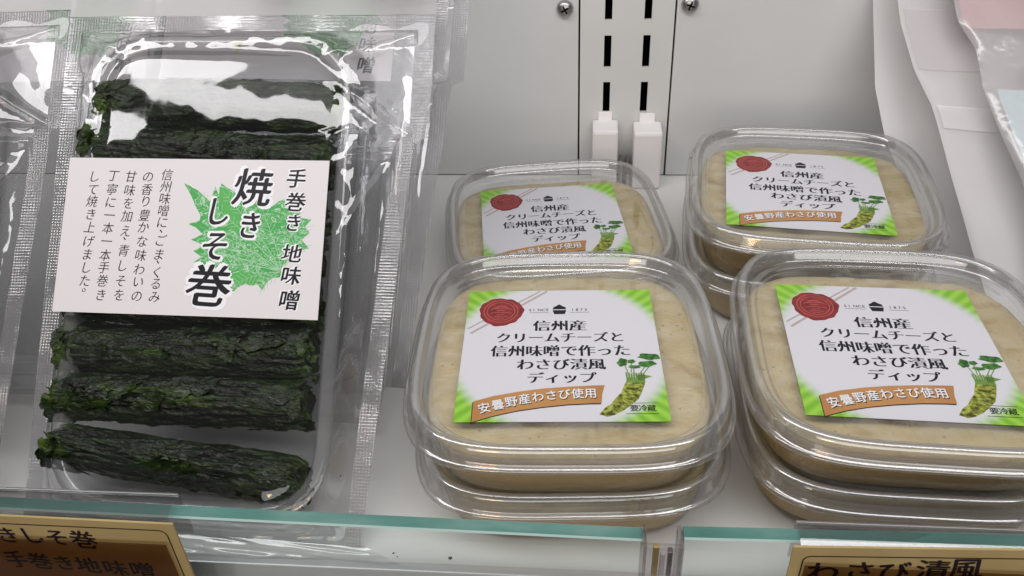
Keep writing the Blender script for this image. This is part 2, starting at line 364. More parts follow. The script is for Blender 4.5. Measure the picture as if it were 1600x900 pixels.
# ------------------------------------------------------------------ dip containers
def ring(s, z, rc=25.0, nc=9, ns=8, bow=0, rib=0.0, n=4.0, N_=96):
    """squircle of half side s, slightly deeper than wide; rib flutes the corners"""
    out = []
    if rib: N_ = 240
    for i in range(N_):
        a = 2 * math.pi * i / N_; c, q = math.cos(a), math.sin(a)
        r_ = s / (abs(c) ** n + abs(q) ** n) ** (1 / n)
        if rib: r_ += rib * max(0, abs(math.sin(2 * a)) - .55) / .45 * math.cos(a * 88)
        out.append((r_ * c, r_ * q * 1.04, z * 1.035))
    return out
def make_container():
    t = empty('dip_container')
    tub = [(52.6, 18.2), (52.7, 18.7), (52.0, 18.9), (48.6, 19.0), (47.6, 18.8), (47.0, 17.8), (46.5, 14), (45.7, 9), (45.0, 3.5), (44.2, .4), (42.8, -1.5), (41.0, -2.2)]
    rings = [ring(s, z, rib=(.5 if 1 < z < 16 else 1e-6)) for s, z in tub]
    MB().loft(rings, False, True).build('tub', M['pet'], t, True)
    # contents
    cm = MB(); side = [(42.0, -1.3), (44.0, 1.2), (44.9, 6), (45.5, 10), (45.9, 13.3), (46.1, 16.2)]
    rr = [ring(s - .1, z, nc=10) for s, z in side]
    top = []
    for s in (45.5, 43.5, 41, 37, 32, 27, 20, 12, 5):
        g = []
        for x, y, z in ring(max(s, 5), 0, rc=min(25, max(1, s - 6)), nc=10, bow=1.9 * s / 48):
            h = 17.3 + 1.0 * noise.noise(Vector((x * .05, y * .05, 3))) + .45 * noise.noise(Vector((x * .16, y * .22, 9))) + .2 * noise.noise(Vector((x * .5, y * .5, 1)))
            g.append((x, y, 1.035 * h - (0.6 if s > 45 else 0)))
        top.append(g)
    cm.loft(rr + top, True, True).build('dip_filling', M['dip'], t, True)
    lid = [(52.7, 18.0), (53.4, 18.5), (53.5, 19.3), (52.8, 19.9), (52.1, 20.1), (51.8, 21.2), (51.4, 23.9), (51.0, 25.1), (50.1, 25.9), (49.0, 25.9), (48.2, 25.2), (47.8, 24.0), (47.2, 22.3), (46.6, 21.6), (45.8, 21.4), (45.3, 21.5), (44.8, 21.2), (44.3, 20.6), (43.6, 20.4), (41, 20.42), (30, 20.45), (15, 20.45)]
    mbl = MB().loft([ring(s, z, nc=11, rc=min(25, s - 5)) for s, z in lid], False, True)
    per = len(ring(40, 0, nc=11)); mbl.m = [0 if k < 18 * per else 1 for k in range(len(mbl.f))]
    inner = [(52.4, 18.9), (51.4, 20.4), (50.8, 23.8), (50.1, 25.1), (48.9, 25.2), (48.3, 23.8), (47.5, 21.8)]
    mbl.loft([ring(s, z, nc=11, rc=min(25, s - 5)) for s, z in inner])
    lo = mbl.build('lid', [M['pet_rim'], M['pet_lid']], t, True)
    # crinkled opening tab at the front left corner of the lid
    tb = MB(); g = []; n = 12
    for i in range(n):
        row = []
        for j in range(n):
            u, v = i / (n - 1), j / (n - 1)
            x = -51 + 11 * u; y = -51 + 11 * v
            d = (x + 47) + (y + 47)
            row.append((x, y, 18.6 + .5 * noise.noise(Vector((x * .9, y * .9, 0))) + .25 * ((i + j) % 2)))
        g.append(row)
    ca = -math.pi * .75
    k = [(p[0] + 6.3, p[1] + 6.3, p[2]) for row in g for p in row]
    fs = [(i * n + j, (i + 1) * n + j, (i + 1) * n + j + 1, i * n + j + 1) for i in range(n - 1) for j in range(n - 1) if 3 < i + j < 12]
    k = [(p[0] + 1.2, p[1] + 1.2, p[2]) for p in k]; tb.add(k, fs); tb.build('pull_tab', M['pet_lid'], lo)
    return t
def make_dip_label():
    z0 = .12
    lb = MB().box(-33.5, 33.5, -34.75, 34.75, 0, z0).build('paper_label', M['dip_label'])
    lb.location = (-2.2 * MM, -1.3 * MM, 21.32 * MM)
    X = lambda x: x - 33.5
    Y = lambda y: (34.5 - y) * 1.007
    lines = [('信州産', 33.5, 21.4, 6.4, 6.3), ('クリームチーズと', 33.5, 28.0, 5.6, 5.8), ('信州味噌で作った', 33.5, 35.2, 5.95, 6.3), ('わさび漬風', 33.6, 42.2, 5.95, 6.0), ('ディップ', 33.7, 48.9, 5.7, 5.6)]
    for s, cx, cy, pitch, h in lines:
        it = [(c, X(cx + (i - (len(s) - 1) / 2) * pitch), Y(cy), pitch * .99, h, 0) for i, c in enumerate(s)]
        glyphs(MB(), it, -.012, [(-.044 + .0147 * q_, 0) for q_ in range(7)], z0 + .04).build('text_line', M['black'], lb)
    tw = MB()
    stroke(tw, [(X(2.2), Y(25.2)), (X(12), Y(16.2)), (X(29), Y(.5))], 1.0, z0 + .03)
    stroke(tw, [(X(1.0), Y(22.6)), (X(12), Y(13.0)), (X(26.4), Y(.5))], .7, z0 + .03)
    tw.build('twine', M['twine'], lb)
    pts = []
    for k in range(48):
        a = 2 * math.pi * k / 48; rr = 1 + .03 * math.sin(a * 3 + .6) + .02 * math.sin(a * 7 + 1) + .02 * math.sin(a * 13)
        pts.append((X(12.4) + 8.0 * rr * math.cos(a), Y(12.8) + 8.3 * rr * math.sin(a)))
    poly(MB(), pts, z0 + .06).build('wax_seal', M['wax'], lb)
    rl = MB(); c = lambda rx, ry, w_: stroke(rl, [(X(12.3) + rx * math.cos(2 * math.pi * k / 40), Y(12.6) + ry * math.sin(2 * math.pi * k / 40)) for k in range(41)], w_, z0 + .09)
    c(6.2, 6.6, .28); c(5.0, 5.3, .24)
    for dy, hw_ in ((-3.2, 1.6), (-2.0, 3.0), (-.7, 1.5), (.7, 3.9), (1.9, 1.4), (3.0, 2.4), (3.9, 1.2)):
        stroke(rl, [(X(12.3 - hw_), Y(12.6 + dy + .35)), (X(12.3), Y(12.6 + dy)), (X(12.3 + hw_), Y(12.6 + dy + .35))], .26, z0 + .09)
    stroke(rl, [(X(8.4), Y(11.6)), (X(12.3), Y(9.2)), (X(16.2), Y(11.6))], .26, z0 + .095)
    rl.build('seal_relief', M['red_light'], lb)
    em = MB(); poly(em, [(X(31.1), Y(11.7)), (X(35.9), Y(11.7)), (X(35.7), Y(10.4)), (X(34.6), Y(9.8)), (X(34.2), Y(9.3)), (X(33.5), Y(8.8)), (X(32.7), Y(9.3)), (X(32.3), Y(9.8)), (X(31.3), Y(10.5))], z0 + .04)
    poly(em, [(X(31.0), Y(12.2)), (X(31.6), Y(14.6)), (X(35.4), Y(14.6)), (X(36.0), Y(12.2))], z0 + .04)
    em.build('shop_emblem', M['black'], lb)
    sm = MB()
    glyphs(sm, [(ch, X(23.0 + i * 1.55), Y(12.0), 2.0, 2.0, 0) for i, ch in enumerate('SINCE')], 0.0, PEN, z0 + .04)
    glyphs(sm, [(ch, X(38.3 + i * 1.6), Y(12.0), 2.0, 2.0, 0) for i, ch in enumerate('1875')], 0.0, PEN, z0 + .04)
    stroke(sm, [(X(22.5), Y(13.6)), (X(29.6), Y(13.6))], .16, z0 + .04); stroke(sm, [(X(37.4), Y(13.6)), (X(44.2), Y(13.6))], .16, z0 + .04)
    sm.build('founding_date', M['black'], lb)
    def rib(dx, dy, z):
        tp = [(5.6, 59.9), (12, 57.4), (20, 55.4), (28, 54.0), (36, 53.2), (44, 52.7), (47.6, 52.6)]
        bt = [(46.6, 56.8), (46.2, 61.0), (43, 61.0), (36, 61.4), (28, 62.5), (20, 64.1), (12, 66.5), (5.7, 69.2)]
        return [(X(a + dx), Y(b + dy)) for a, b in tp + bt]
    poly(MB(), rib(-.25, .45, 0), z0 + .05).build('ribbon_shadow_print', M['black'], lb)
    poly(MB(), rib(0, 0, 0), z0 + .08).build('ribbon', M['ribbon'], lb)
    s = '安曇野産わさび使用'; it = []
    for i, ch in enumerate(s):
        u = i / 8; x = 9.3 + 33.6 * u; y = 63.0 - 6.6 * u - 1.7 * math.sin(math.pi * u); it.append((ch, X(x), Y(y), 4.0, 4.8, 15 - 13 * u))
    glyphs(MB(), it, .0, [(0, -.07), (.05, -.09)], z0 + .10).build('ribbon_text_shadow', M['black'], lb)
    glyphs(MB(), it, .0, [(-.015, 0), (.0, .015), (.015, .0), (0, -.015)], z0 + .13).build('ribbon_text', M['white'], lb)
    # wasabi root drawing
    cl = [(57.6, 49.0, 2.6), (57.4, 51.5, 3.0), (56.6, 54.5, 3.1), (55.2, 57.5, 3.0), (53.2, 60.2, 2.8), (50.8, 62.7, 2.4), (48.6, 64.6, 2.1), (46.8, 65.7, 1.5)]
    a, b = [], []
    for i, (x, y, hw_) in enumerate(cl):
        p, q = cl[max(i - 1, 0)], cl[min(i + 1, len(cl) - 1)]; d = Vector((q[0] - p[0], q[1] - p[1])).normalized(); n = Vector((-d.y, d.x)) * hw_
        j = (.18 if i % 2 else -.12)
        a.append((X(x + n.x + j), Y(y + n.y))); b.append((X(x - n.x + j), Y(y - n.y)))
    poly(MB(), a + [(X(45.3), Y(65.9))] + b[::-1], z0 + .05).build('wasabi_root', M['root'], lb)
    rg = MB()
    for i in range(22):
        u = i / 21 * (len(cl) - 1); k = min(int(u), len(cl) - 2); f_ = u - k
        x, y, hw_ = [cl[k][j] * (1 - f_) + cl[k + 1][j] * f_ for j in range(3)]
        d = Vector((cl[k + 1][0] - cl[k][0], cl[k + 1][1] - cl[k][1])).normalized(); n = Vector((-d.y, d.x)) * hw_ * random.uniform(.5, .95); o_ = random.uniform(-.5, .5)
        stroke(rg, [(X(x + n.x * (o_ + .4)), Y(y + n.y * (o_ + .4))), (X(x + d.x * .5), Y(y + d.y * .5)), (X(x - n.x), Y(y - n.y))], .22, z0 + .07)
    rg.build('root_ridges', mat('root_ridge_print', (.10, .10, .02), .5), lb)
    cr = MB()
    for k in range(8): stroke(cr, [(X(55.2 + k * .75), Y(51.5)), (X(55.0 + k * .8), Y(46.4 + .3 * (k % 3)))], .62, z0 + .09)
    poly(cr, [(X(59), Y(50.5)), (X(63.2), Y(48.4)), (X(60), Y(47.4)), (X(58), Y(48))], z0 + .09)
    for p in ([(55.6, 46.6), (54.6, 42.0)], [(57.6, 46.5), (57.4, 43.8)], [(59.4, 47), (62.2, 42.2)], [(60.6, 47), (64.0, 41.5)], [(56.6, 46.6), (57.0, 42)]): stroke(cr, [(X(p[0][0]), Y(p[0][1])), (X(p[1][0]), Y(p[1][1]))], .34, z0 + .06)
    cr.build('leaf_stems', M['stem'], lb)
    lv = MB()
    for cx_, cy_, rx, ry, ro in ((54.0, 41.4, 1.7, 2.1, 20), (57.0, 41.0, 1.4, 1.0, -10), (57.8, 43.7, 2.0, .8, 5), (62.0, 42.3, 3.2, 1.5, -8), (63.2, 38.6, 3.9, 1.6, 6)):
        pp = []
        for k in range(18):
            th = 2 * math.pi * k / 18; e = 1 + .12 * math.sin(5 * th) - (.25 if k == 9 else 0)
            x, y = rx * e * math.cos(th), ry * e * math.sin(th); c_, s_ = math.cos(R(ro)), math.sin(R(ro)); pp.append((min(33.3, X(cx_ + x * c_ - y * s_)), Y(cy_ + x * s_ + y * c_)))
        poly(lv, pp, z0 + .10)
    lv.build('wasabi_leaves', M['leaf'], lb)
    kc = MB(); glyphs(kc, [(ch, X(56.2 + i * 2.7), Y(63.2), 2.8, 3.0, 0) for i, ch in enumerate('要冷蔵')], .0, [(-.02, 0), (0, .015), (.02, 0)], z0 + .05)
    stroke(kc, [(X(53.6), Y(60.9)), (X(63.6), Y(60.9))], .2, z0 + .05); stroke(kc, [(X(53.6), Y(65.6)), (X(63.6), Y(65.6))], .2, z0 + .05)
    kc.build('storage_note', M['black'], lb)
    return lb
PITCH = 21.2
proto = make_container(); lab0 = make_dip_label(); lab0.parent = proto
G = 'dip containers stacked on the shelf'
stacks = [((-8.4, 222.3), 2.56, 2, 'on the front middle stack'), ((102.3, 226.9), -2.6, 2, 'on the front right stack'), ((95.4, 336.4), -6.43, 2, 'on the back right stack'), ((-16.5, 346.8), 8.5, 1, 'back left')]
names = {(0, 1): 'top clear dip container of the front middle stack with its whole label in view',
         (0, 0): 'lower clear dip container of the front middle stack, its base on the shelf',
         (1, 1): 'top clear dip container at the front right, its label cut by the picture edge',
         (1, 0): 'lower clear dip container under the one cut by the right picture edge',
         (2, 1): 'top clear dip container of the back right stack beside the frosted bags',
         (2, 0): 'lower clear dip container of the back right stack, beside the frosted bags',
         (3, 0): 'single low dip container in front of the white bracket covers, label bottom hidden'}

first = True
for si, ((x, y), a, n, _) in enumerate(stacks):
    for k in range(n):
        t = proto if first else copy_tree(proto, None); first = False
        jx = (1.0 if k == 0 and n > 1 else 0)
        t.location = ((x + 2.2 + .6 * jx) * MM, (y + 1.3 + 2.6 * jx) * MM, (-2.4 + k * (PITCH + 2.5)) * MM); t.rotation_euler = (0, 0, R(a + (1.2 if k == 0 and n > 1 else 0)))
        for ch in t.children:
            if ch.name.startswith('dip_filling'): ch.rotation_euler.z = math.pi / 2 * (si + 2 * k)
            if ch.name.startswith('paper_label'): ch.rotation_euler.z = R((0, .5, -.6, .3)[si] * (1 if k else -3)); 
        tag(t, names[(si, k)], 'dip container', G)

cb = MB(); random.seed(11)
for cx, cy, r_ in ((-43, 171.5, .9), (-62, 172.5, .5), (-60.5, 171.2, .4), (30, 172, .5), (-88, 205, .5), (38, 300, .5), (-95, 176, .4)):
    k = [(cx + r_ * random.uniform(.6, 1.2) * math.cos(a), cy + r_ * random.uniform(.5, 1.0) * math.sin(a), -4.75) for a in (0, 1.2, 2.4, 3.6, 4.9)]
    cb.add(k + [(cx, cy, -4.8 + r_ * .6)], [(i, (i + 1) % 5, 5) for i in range(5)])
tag(cb.build('crumbs', mat('dark_crumb', (.06, .05, .03), .7)), 'tiny dark crumbs scattered on the white shelf', 'crumbs', None, 'stuff')

# ------------------------------------------------------------------ shiso roll packs (leaning bags)
BX = Vector((0.99964213, -0.02672459, 0.00118719)); BY = Vector((0.01743405, 0.68450208, 0.72880241)); BZ = Vector((-0.02028958, -0.7285209, 0.68472304))
BC = Vector((-134.57, 234.39, 63.17))
BC = Vector((0, 0, 225.86)) + (BC - Vector((0, 0, 225.86))) * .972
def bag_matrix(dx=0, dy=0, dz=0, rz=0, lift=0):
    c = (BC + BX * dx + BY * dy + BZ * dz) * MM
    m = Matrix(((BX.x, BY.x, BZ.x, c.x), (BX.y, BY.y, BZ.y, c.y), (BX.z, BY.z, BZ.z, c.z), (0, 0, 0, 1)))
    return m @ Matrix.Rotation(rz, 4, 'Z')
def tray_sdf(x, y, hx=48.5, hy=83, r=22, cy=3):
    qx, qy = abs(x) - hx + r, abs(y - cy) - hy + r
    return min(max(qx, qy), 0) + math.hypot(max(qx, 0), max(qy, 0)) - r
def edges_at(y, W=8.0):
    """outer bag outline at height y (local mm)"""
    xl = -66 + 5.0 * (98 - y) / 180
    if y > 52: xr = 74
    else: xr = 69 - 9 * (52 - y) / 130
    return xl, xr
def film_height(x, y, xl, xr, yb, yt, seedv):
    d = tray_sdf(x, y)
    e = min(x - xl, xr - x, y - yb, yt - y)         # distance to the seals
    top = 1.2 + 3.2 * math.exp(-((y - 54) / 25) ** 2) * max(0, 1 - (x / 46) ** 2) + 1.3 * noise.noise(Vector((x * .028, y * .045, seedv)))
    if d < 0:
        h = top * min(1, -d / 7) + 1.2 * (1 - min(1, -d / 7))
        # stretched groove just inside the rim
        h -= .7 * math.exp(-((d + 6) / 2.0) ** 2)
        a = .35
    else:
        t = d / max(.5, d + max(e, 0)); h = 1.2 - 10.2 * (t * t * (3 - 2 * t)) * .9 - 1.0 * t; a = 1.0
    w1 = noise.ridged_multi_fractal(Vector((x * .05 + 7, y * .022, seedv)), 1.0, 2.2, 4, 1.0, 2.0) - 1.0
    h += (.22 if d < 0 else .8) * w1
    if d > -4: h += .45 * (noise.ridged_multi_fractal(Vector((x * .11 + y * .05, y * .045 - x * .03, seedv + 5)), .9, 2.3, 3, 1.0, 2.0) - 1.0) * min(1, max(0, e) / 4) * min(1, max(0, e) / 5)
    # tension creases from the tray corners to the bag corners
    for (cx, cy), (bx, by) in (((-36, 78), (-62, 92)), ((38, 78), (70, 91)), ((40, 70), (68, 52)), ((44, 40), (66, 48)), ((46, 10), (62, 44)), ((-48, 60), (-62, 88))):
        vx, vy = bx - cx, by - cy; l2 = vx * vx + vy * vy; t = max(0, min(1, ((x - cx) * vx + (y - cy) * vy) / l2))
        dd = math.hypot(x - cx - t * vx, y - cy - t * vy); h += 1.9 * math.exp(-(dd / 1.5) ** 2) * (1 if d > 0 else .25)
    return h
def bag_film(name, seedv, nx=120, ny=170, yb=-88, yt=98, seal=6.5, back=False):
    v, f, mi = [], [], []
    for j in range(ny + 1):
        y = yb + (yt - yb) * j / ny; xl, xr = edges_at(y)
        for i in range(nx + 1):
            x = xl + (xr - xl) * i / nx
            if back:
                d = tray_sdf(x, y); t = max(0, min(1, (-d + 6) / 14)); h = -9.3 - 8.8 * t * t * (3 - 2 * t)
            else:
                xi, xo, yi, yo = xl + seal, xr - seal, yb + 2, yt - seal
                if x < xi or x > xo or y > yo: h = -9.0 + .6 * noise.noise(Vector((x * .05, y * .05, seedv)))
                else: h = film_height(x, y, xi, xo, yi, yo, seedv)
            v.append((x, y, h))
    for j in range(ny):
        for i in range(nx):
            a = j * (nx + 1) + i; f.append((a, a + 1, a + nx + 2, a + nx + 1))
    return v, f
def split_film(v, f, seal=6.5, yb=-88, yt=98):
    """front film without its seal bands, and the bands as separate meshes"""
    parts = {'film': [], 'left': [], 'right': [], 'top': []}
    for q in f:
        cx = sum(v[i][0] for i in q) / 4; cy = sum(v[i][1] for i in q) / 4; xl, xr = edges_at(cy)
        k = 'top' if cy > yt - seal else 'left' if cx < xl + seal else 'right' if cx > xr - seal else 'film'
        parts[k].append(q)
    out = {}
    for k, fs in parts.items():
        used = sorted({i for q in fs for i in q}); mp = {i: n for n, i in enumerate(used)}
        out[k] = ([v[i] for i in used], [tuple(mp[i] for i in q) for q in fs])
    return out

def leaf_flake(mb, x, y, z, size, ang, tilt):
    n = 9; pts = []
    for k in range(n):
        a = 2 * math.pi * k / n; rr = size * random.uniform(.45, 1.1)
        px, py = rr * math.cos(a), rr * .7 * math.sin(a); ca, sa = math.cos(ang), math.sin(ang)
        pts.append((x + px * ca - py * sa, y + px * sa + py * ca, z + tilt * px + random.uniform(-.3, .3) * size * .5))
    c = (x, y, z + .25 * size)
    mb.add([c] + pts, [(0, 1 + k, 1 + (k + 1) % n) for k in range(n)])
def make_roll(seedv, Lh=44, ry=8.7, rz=7.6, n=330, m=120):
    random.seed(int(seedv * 10)); v, f, col = [], [], []
    V = Vector
    for i in range(n + 1):
        u = i / n
        for j in range(m):
            th = 2 * math.pi * j / m
            # a spiral wrap makes the wrinkles run slightly aslant
            q = V((u * 4.5 + .10 * math.sin(th * 2 + seedv), 2.6 * math.cos(th), 2.6 * math.sin(th) + seedv * 7))
            big = noise.noise(V((u * 3.1, math.cos(th) * .8, math.sin(th) * .8 + seedv * 3)))
            w1 = noise.ridged_multi_fractal(V((q.x * .9, q.y * 1.3 + u * 1.5, q.z * 1.3)), .9, 2.1, 5, 1.0, 2.0)
            w2 = noise.ridged_multi_fractal(V((q.x * 2.6, q.y * 2.8 - u * 5, q.z * 2.8)), .8, 2.2, 3, 1.0, 2.0)
            e = 1.0
            if u < .04: e = .80 + .2 * (u / .04)
            if u > .96: e = .80 + .2 * ((1 - u) / .04)
            k = 1 + .10 * big + .075 * (w1 - 1.2) + .045 * (w2 - 1.2) + .05 * noise.noise(V((u * 9, math.cos(th) * 3, math.sin(th) * 3 + seedv)))
            yy = ry * e * k * math.cos(th); zz = rz * e * k * math.sin(th)
            endn = 2.4 * noise.noise(V((math.cos(th) * 2, math.sin(th) * 2, seedv + (5 if u < .5 else 9)))) + 1.6 * noise.noise(V((math.cos(th) * 6, math.sin(th) * 6, seedv)))
            xx = (u * 2 - 1) * Lh + (endn * max(0, 1 - min(u, 1 - u) / .12))
            yy += 1.0 * math.sin(u * 3 + seedv)
            v.append((xx, yy, zz)); col.append(min(1, max(0, .35 + .55 * (w1 - 1.2) + (0.35 * max(0, 1 - min(u, 1 - u) / .10)))))
    for i in range(n):
        for j in range(m):
            a, b = i * m + j, i * m + (j + 1) % m; f.append((a, a + m, b + m, b))
    f.append(tuple(range(m))); f.append(tuple(n * m + j for j in reversed(range(m))))
    mb = MB(); mb.add(v, f); k0 = len(v)
    for s in (-1, 1):
        for k in range(20):
            th = random.uniform(0, math.pi); leaf_flake(mb, s * (Lh + random.uniform(-2.5, 1.8)), 9 * math.cos(th), 6.5 * math.sin(th) * random.uniform(.3, 1.0), random.uniform(1.0, 2.6), random.uniform(0, 6), random.uniform(-.6, .6))
    for k in range(5):
        s = random.choice((-1, 1)); leaf_flake(mb, random.uniform(-Lh, Lh), s * random.uniform(7.8, 8.8), random.uniform(0, 3.5), random.uniform(.9, 2.2), random.uniform(0, 6), random.uniform(-.5, .5))
    for k in range(26):
        u0 = random.uniform(.04, .96); th0 = random.uniform(-.2, math.pi + .2); su = random.uniform(.05, .13); st = random.uniform(.35, .8); ph = random.uniform(0, 9)
        if k < 8: u0 = random.choice((.01, .99)) + random.uniform(-.02, .02); su = random.uniform(.03, .07)
        NA = 34; vs_ = []; 
        for q in range(5):
            for a_ in range(NA):
                a = 2 * math.pi * a_ / NA; rag = .75 + .35 * noise.noise(V((math.cos(a) * 1.6, math.sin(a) * 1.6, ph))) + .28 * noise.noise(V((math.cos(a) * 5, math.sin(a) * 5, ph)))
                rr_ = q / 4 * rag; uu = min(1.012 + .006 * math.sin(a * 5), max(-.02 + .008 * math.sin(a * 4), u0 + su * rr_ * math.cos(a + .4))); tt = th0 + st * rr_ * math.sin(a)
                lift = .25 + .9 * (q / 4) ** 3 * (.5 + noise.noise(V((a * 1.3, q, ph)))) + .9 * noise.noise(V((uu * 22 + tt * 2, tt * 5, ph))) * (q > 0) * .5
                big = noise.noise(V((uu * 3.1, math.cos(tt) * .8, math.sin(tt) * .8 + seedv * 3)))
                kk = 1 + .08 * big + .02
                vs_.append(((uu * 2 - 1) * Lh, (ry * kk + lift) * math.cos(tt) + math.sin(uu * 3 + seedv), (rz * kk + lift) * math.sin(tt)))
        mb.add(vs_, [(q * NA + a_, q * NA + (a_ + 1) % NA, (q + 1) * NA + (a_ + 1) % NA, (q + 1) * NA + a_) for q in range(4) for a_ in range(NA)])
    me = mesh('roll', mb.v, mb.f); ca = me.color_attributes.new('leafiness', 'FLOAT_COLOR', 'POINT')
    cols = col + [min(1, max(0, .42 + .35 * noise.noise(V((q[0] * .12, q[1] * .25, q[2] * .3))) + (.3 if abs(q[0]) > Lh * .93 else 0))) for q in mb.v[k0:]]
    ca.data.foreach_set('color', [c for q in cols for c in (q, q, q, 1)])
    me.materials.append(M['shiso_roll']); me.polygons.foreach_set('use_smooth', [True] * len(me.polygons)); return me
ROLLS = [make_roll(s) for s in (1.0, 2.3, 3.7)]

def homog(src, dst):
    A = []
    for (x, y), (u, v) in zip(src, dst):
        A.append([x, y, 1, 0, 0, 0, -u * x, -u * y, -u]); A.append([0, 0, 0, x, y, 1, -v * x, -v * y, -v])
    h = np.linalg.svd(np.array(A, float))[2][-1].reshape(3, 3)
    def f(x, y):
        p = h @ np.array([x, y, 1.]); return (p[0] / p[2], p[1] / p[2])
    return f
LW, LH = 93.4, 54.0
lm = homog([(90, 25), (1505, 40), (1425, 895), (10, 850)], [(-LW / 2, LH / 2), (LW / 2, LH / 2), (LW / 2, -LH / 2), (-LW / 2, -LH / 2)])
def make_paper_label():
    z0 = .12
    lb = MB().box(-LW / 2, LW / 2, -LH / 2, LH / 2, 0, z0).build('paper_label', M['paper'])
    leafpx = [(712, 165), (745, 178), (790, 205), (850, 262), (868, 225), (880, 180), (900, 228), (915, 165), (950, 190), (990, 215), (1050, 262), (1090, 245), (1130, 250), (1190, 290), (1225, 262), (1260, 250), (1258, 300), (1300, 300), (1345, 310), (1332, 350), (1400, 360), (1365, 400), (1392, 432), (1345, 468), (1385, 515), (1335, 528), (1300, 560), (1262, 590), (1240, 612), (1228, 670), (1190, 672), (1160, 692), (1130, 740), (1105, 705), (1075, 715), (1040, 705), (1010, 718), (965, 755), (962, 705), (930, 690), (885, 650), (840, 622), (765, 590), (805, 560), (762, 530), (822, 500), (750, 470), (812, 440), (778, 405), (735, 385), (795, 368), (802, 340), (775, 290), (750, 230)]
    poly(MB(), [lm(*p) for p in leafpx], z0 + .02).build('shiso_leaf_print', M['shiso'], lb)
    sp = MB()
    poly(sp, [lm(*p) for p in [(905, 185), (935, 190), (990, 230), (1010, 300), (1030, 420), (1000, 440), (960, 400), (930, 330), (900, 260)]], z0 + .03)
    poly(sp, [lm(*p) for p in [(950, 655), (1010, 640), (1080, 650), (1130, 670), (1100, 700), (1020, 700), (960, 690)]], z0 + .03)
    sp.build('leaf_solid_print', M['shiso_solid'], lb)
    vn = MB(); random.seed(4)
    base = lm(1235, 640)
    for tp in [(760, 200), (915, 200), (1120, 260), (1320, 330), (1370, 400), (1350, 510), (800, 400), (780, 480), (780, 545), (840, 610), (965, 720), (1130, 720)]:
        q = lm(*tp); P = [(base[0] + (q[0] - base[0]) * k / 6 + .5 * math.sin(k) * (1 - k / 6), base[1] + (q[1] - base[1]) * k / 6 + 1.4 * math.sin(math.pi * k / 6)) for k in range(7)]
        stroke(vn, P, .26, z0 + .035, True)
        for k in range(2, 6):
            for s in (-1, 1):
                d = Vector((q[0] - base[0], q[1] - base[1])).normalized(); n = Vector((-d.y, d.x)) * s
                for b_ in range(2):
                    e_ = Vector(P[k]) + d * (b_ * 1.6); t_ = e_ + (d * 2.2 + n * 2.4) * random.uniform(.6, 1.1); stroke(vn, [e_, t_], .14, z0 + .038)
    vn.build('leaf_veins', M['vein'], lb)
    S = 1 / 15.15
    big = [('焼', 1085, 190, 205, 205), ('き', 1068, 395, 130, 150), ('し', 895, 320, 140, 160), ('そ', 878, 505, 155, 165), ('巻', 843, 718, 240, 225)]
    med = [('手', 1322, 140, 104, 104), ('巻', 1315, 268, 108, 100), ('き', 1303, 380, 90, 95), ('地', 1292, 545, 104, 96), ('味', 1285, 662, 104, 96), ('噌', 1275, 792, 108, 104)]
    G_ = lambda L_, k=1.0, rot=-2: [(c, *lm(x, y), w_ * S * k, h_ * S * k, rot) for c, x, y, w_, h_ in L_]
    glyphs(MB(), G_(big, 1.02), .0, HALO, z0 + .05).build('text_halo', M['white'], lb)
    glyphs(MB(), G_(med, 1.0), .0, HALO, z0 + .05).build('text_halo', M['white'], lb)
    glyphs(MB(), G_(big, 1.0), .0, BRUSH, z0 + .08, .10).build('title_text', M['black'], lb)
    glyphs(MB(), G_(med, 1.02), -.0, BRUSH, z0 + .08, .10).build('brush_text', M['black'], lb)
    cols = [('信州味噌に、ごま、くるみ', (620, 555), [120, 185, 250, 315, 378, 425, 475, 550, 590, 645, 705, 775]),
            ('の香り豊かな味わいの', (517, 460), [130, 200, 265, 340, 405, 480, 555, 630, 695, 770]),
            ('甘味を加え、青しそを', (424, 366), [130, 205, 275, 345, 425, 465, 530, 610, 690, 765]),
            ('丁寧に一本一本手巻き', (328, 268), [125, 200, 270, 340, 410, 480, 555, 620, 690, 765]),
            ('して焼き上げました。', (224, 176), [130, 200, 265, 335, 405, 480, 550, 620, 690, 740])]
    for s, (x0, x1), ys in cols:
        it = []
        for c, y in zip(s, ys):
            x = x0 + (x1 - x0) * (y - 120) / 655
            ox, oy = (22, -18) if c in '、。' else (0, 0)
            it.append((c, *lm(x + ox, y + oy), 64 * S, 66 * S, -2))
        glyphs(MB(), it, -.012, BRUSHS, z0 + .05, .12).build('text_column', M['black'], lb)
    return lb

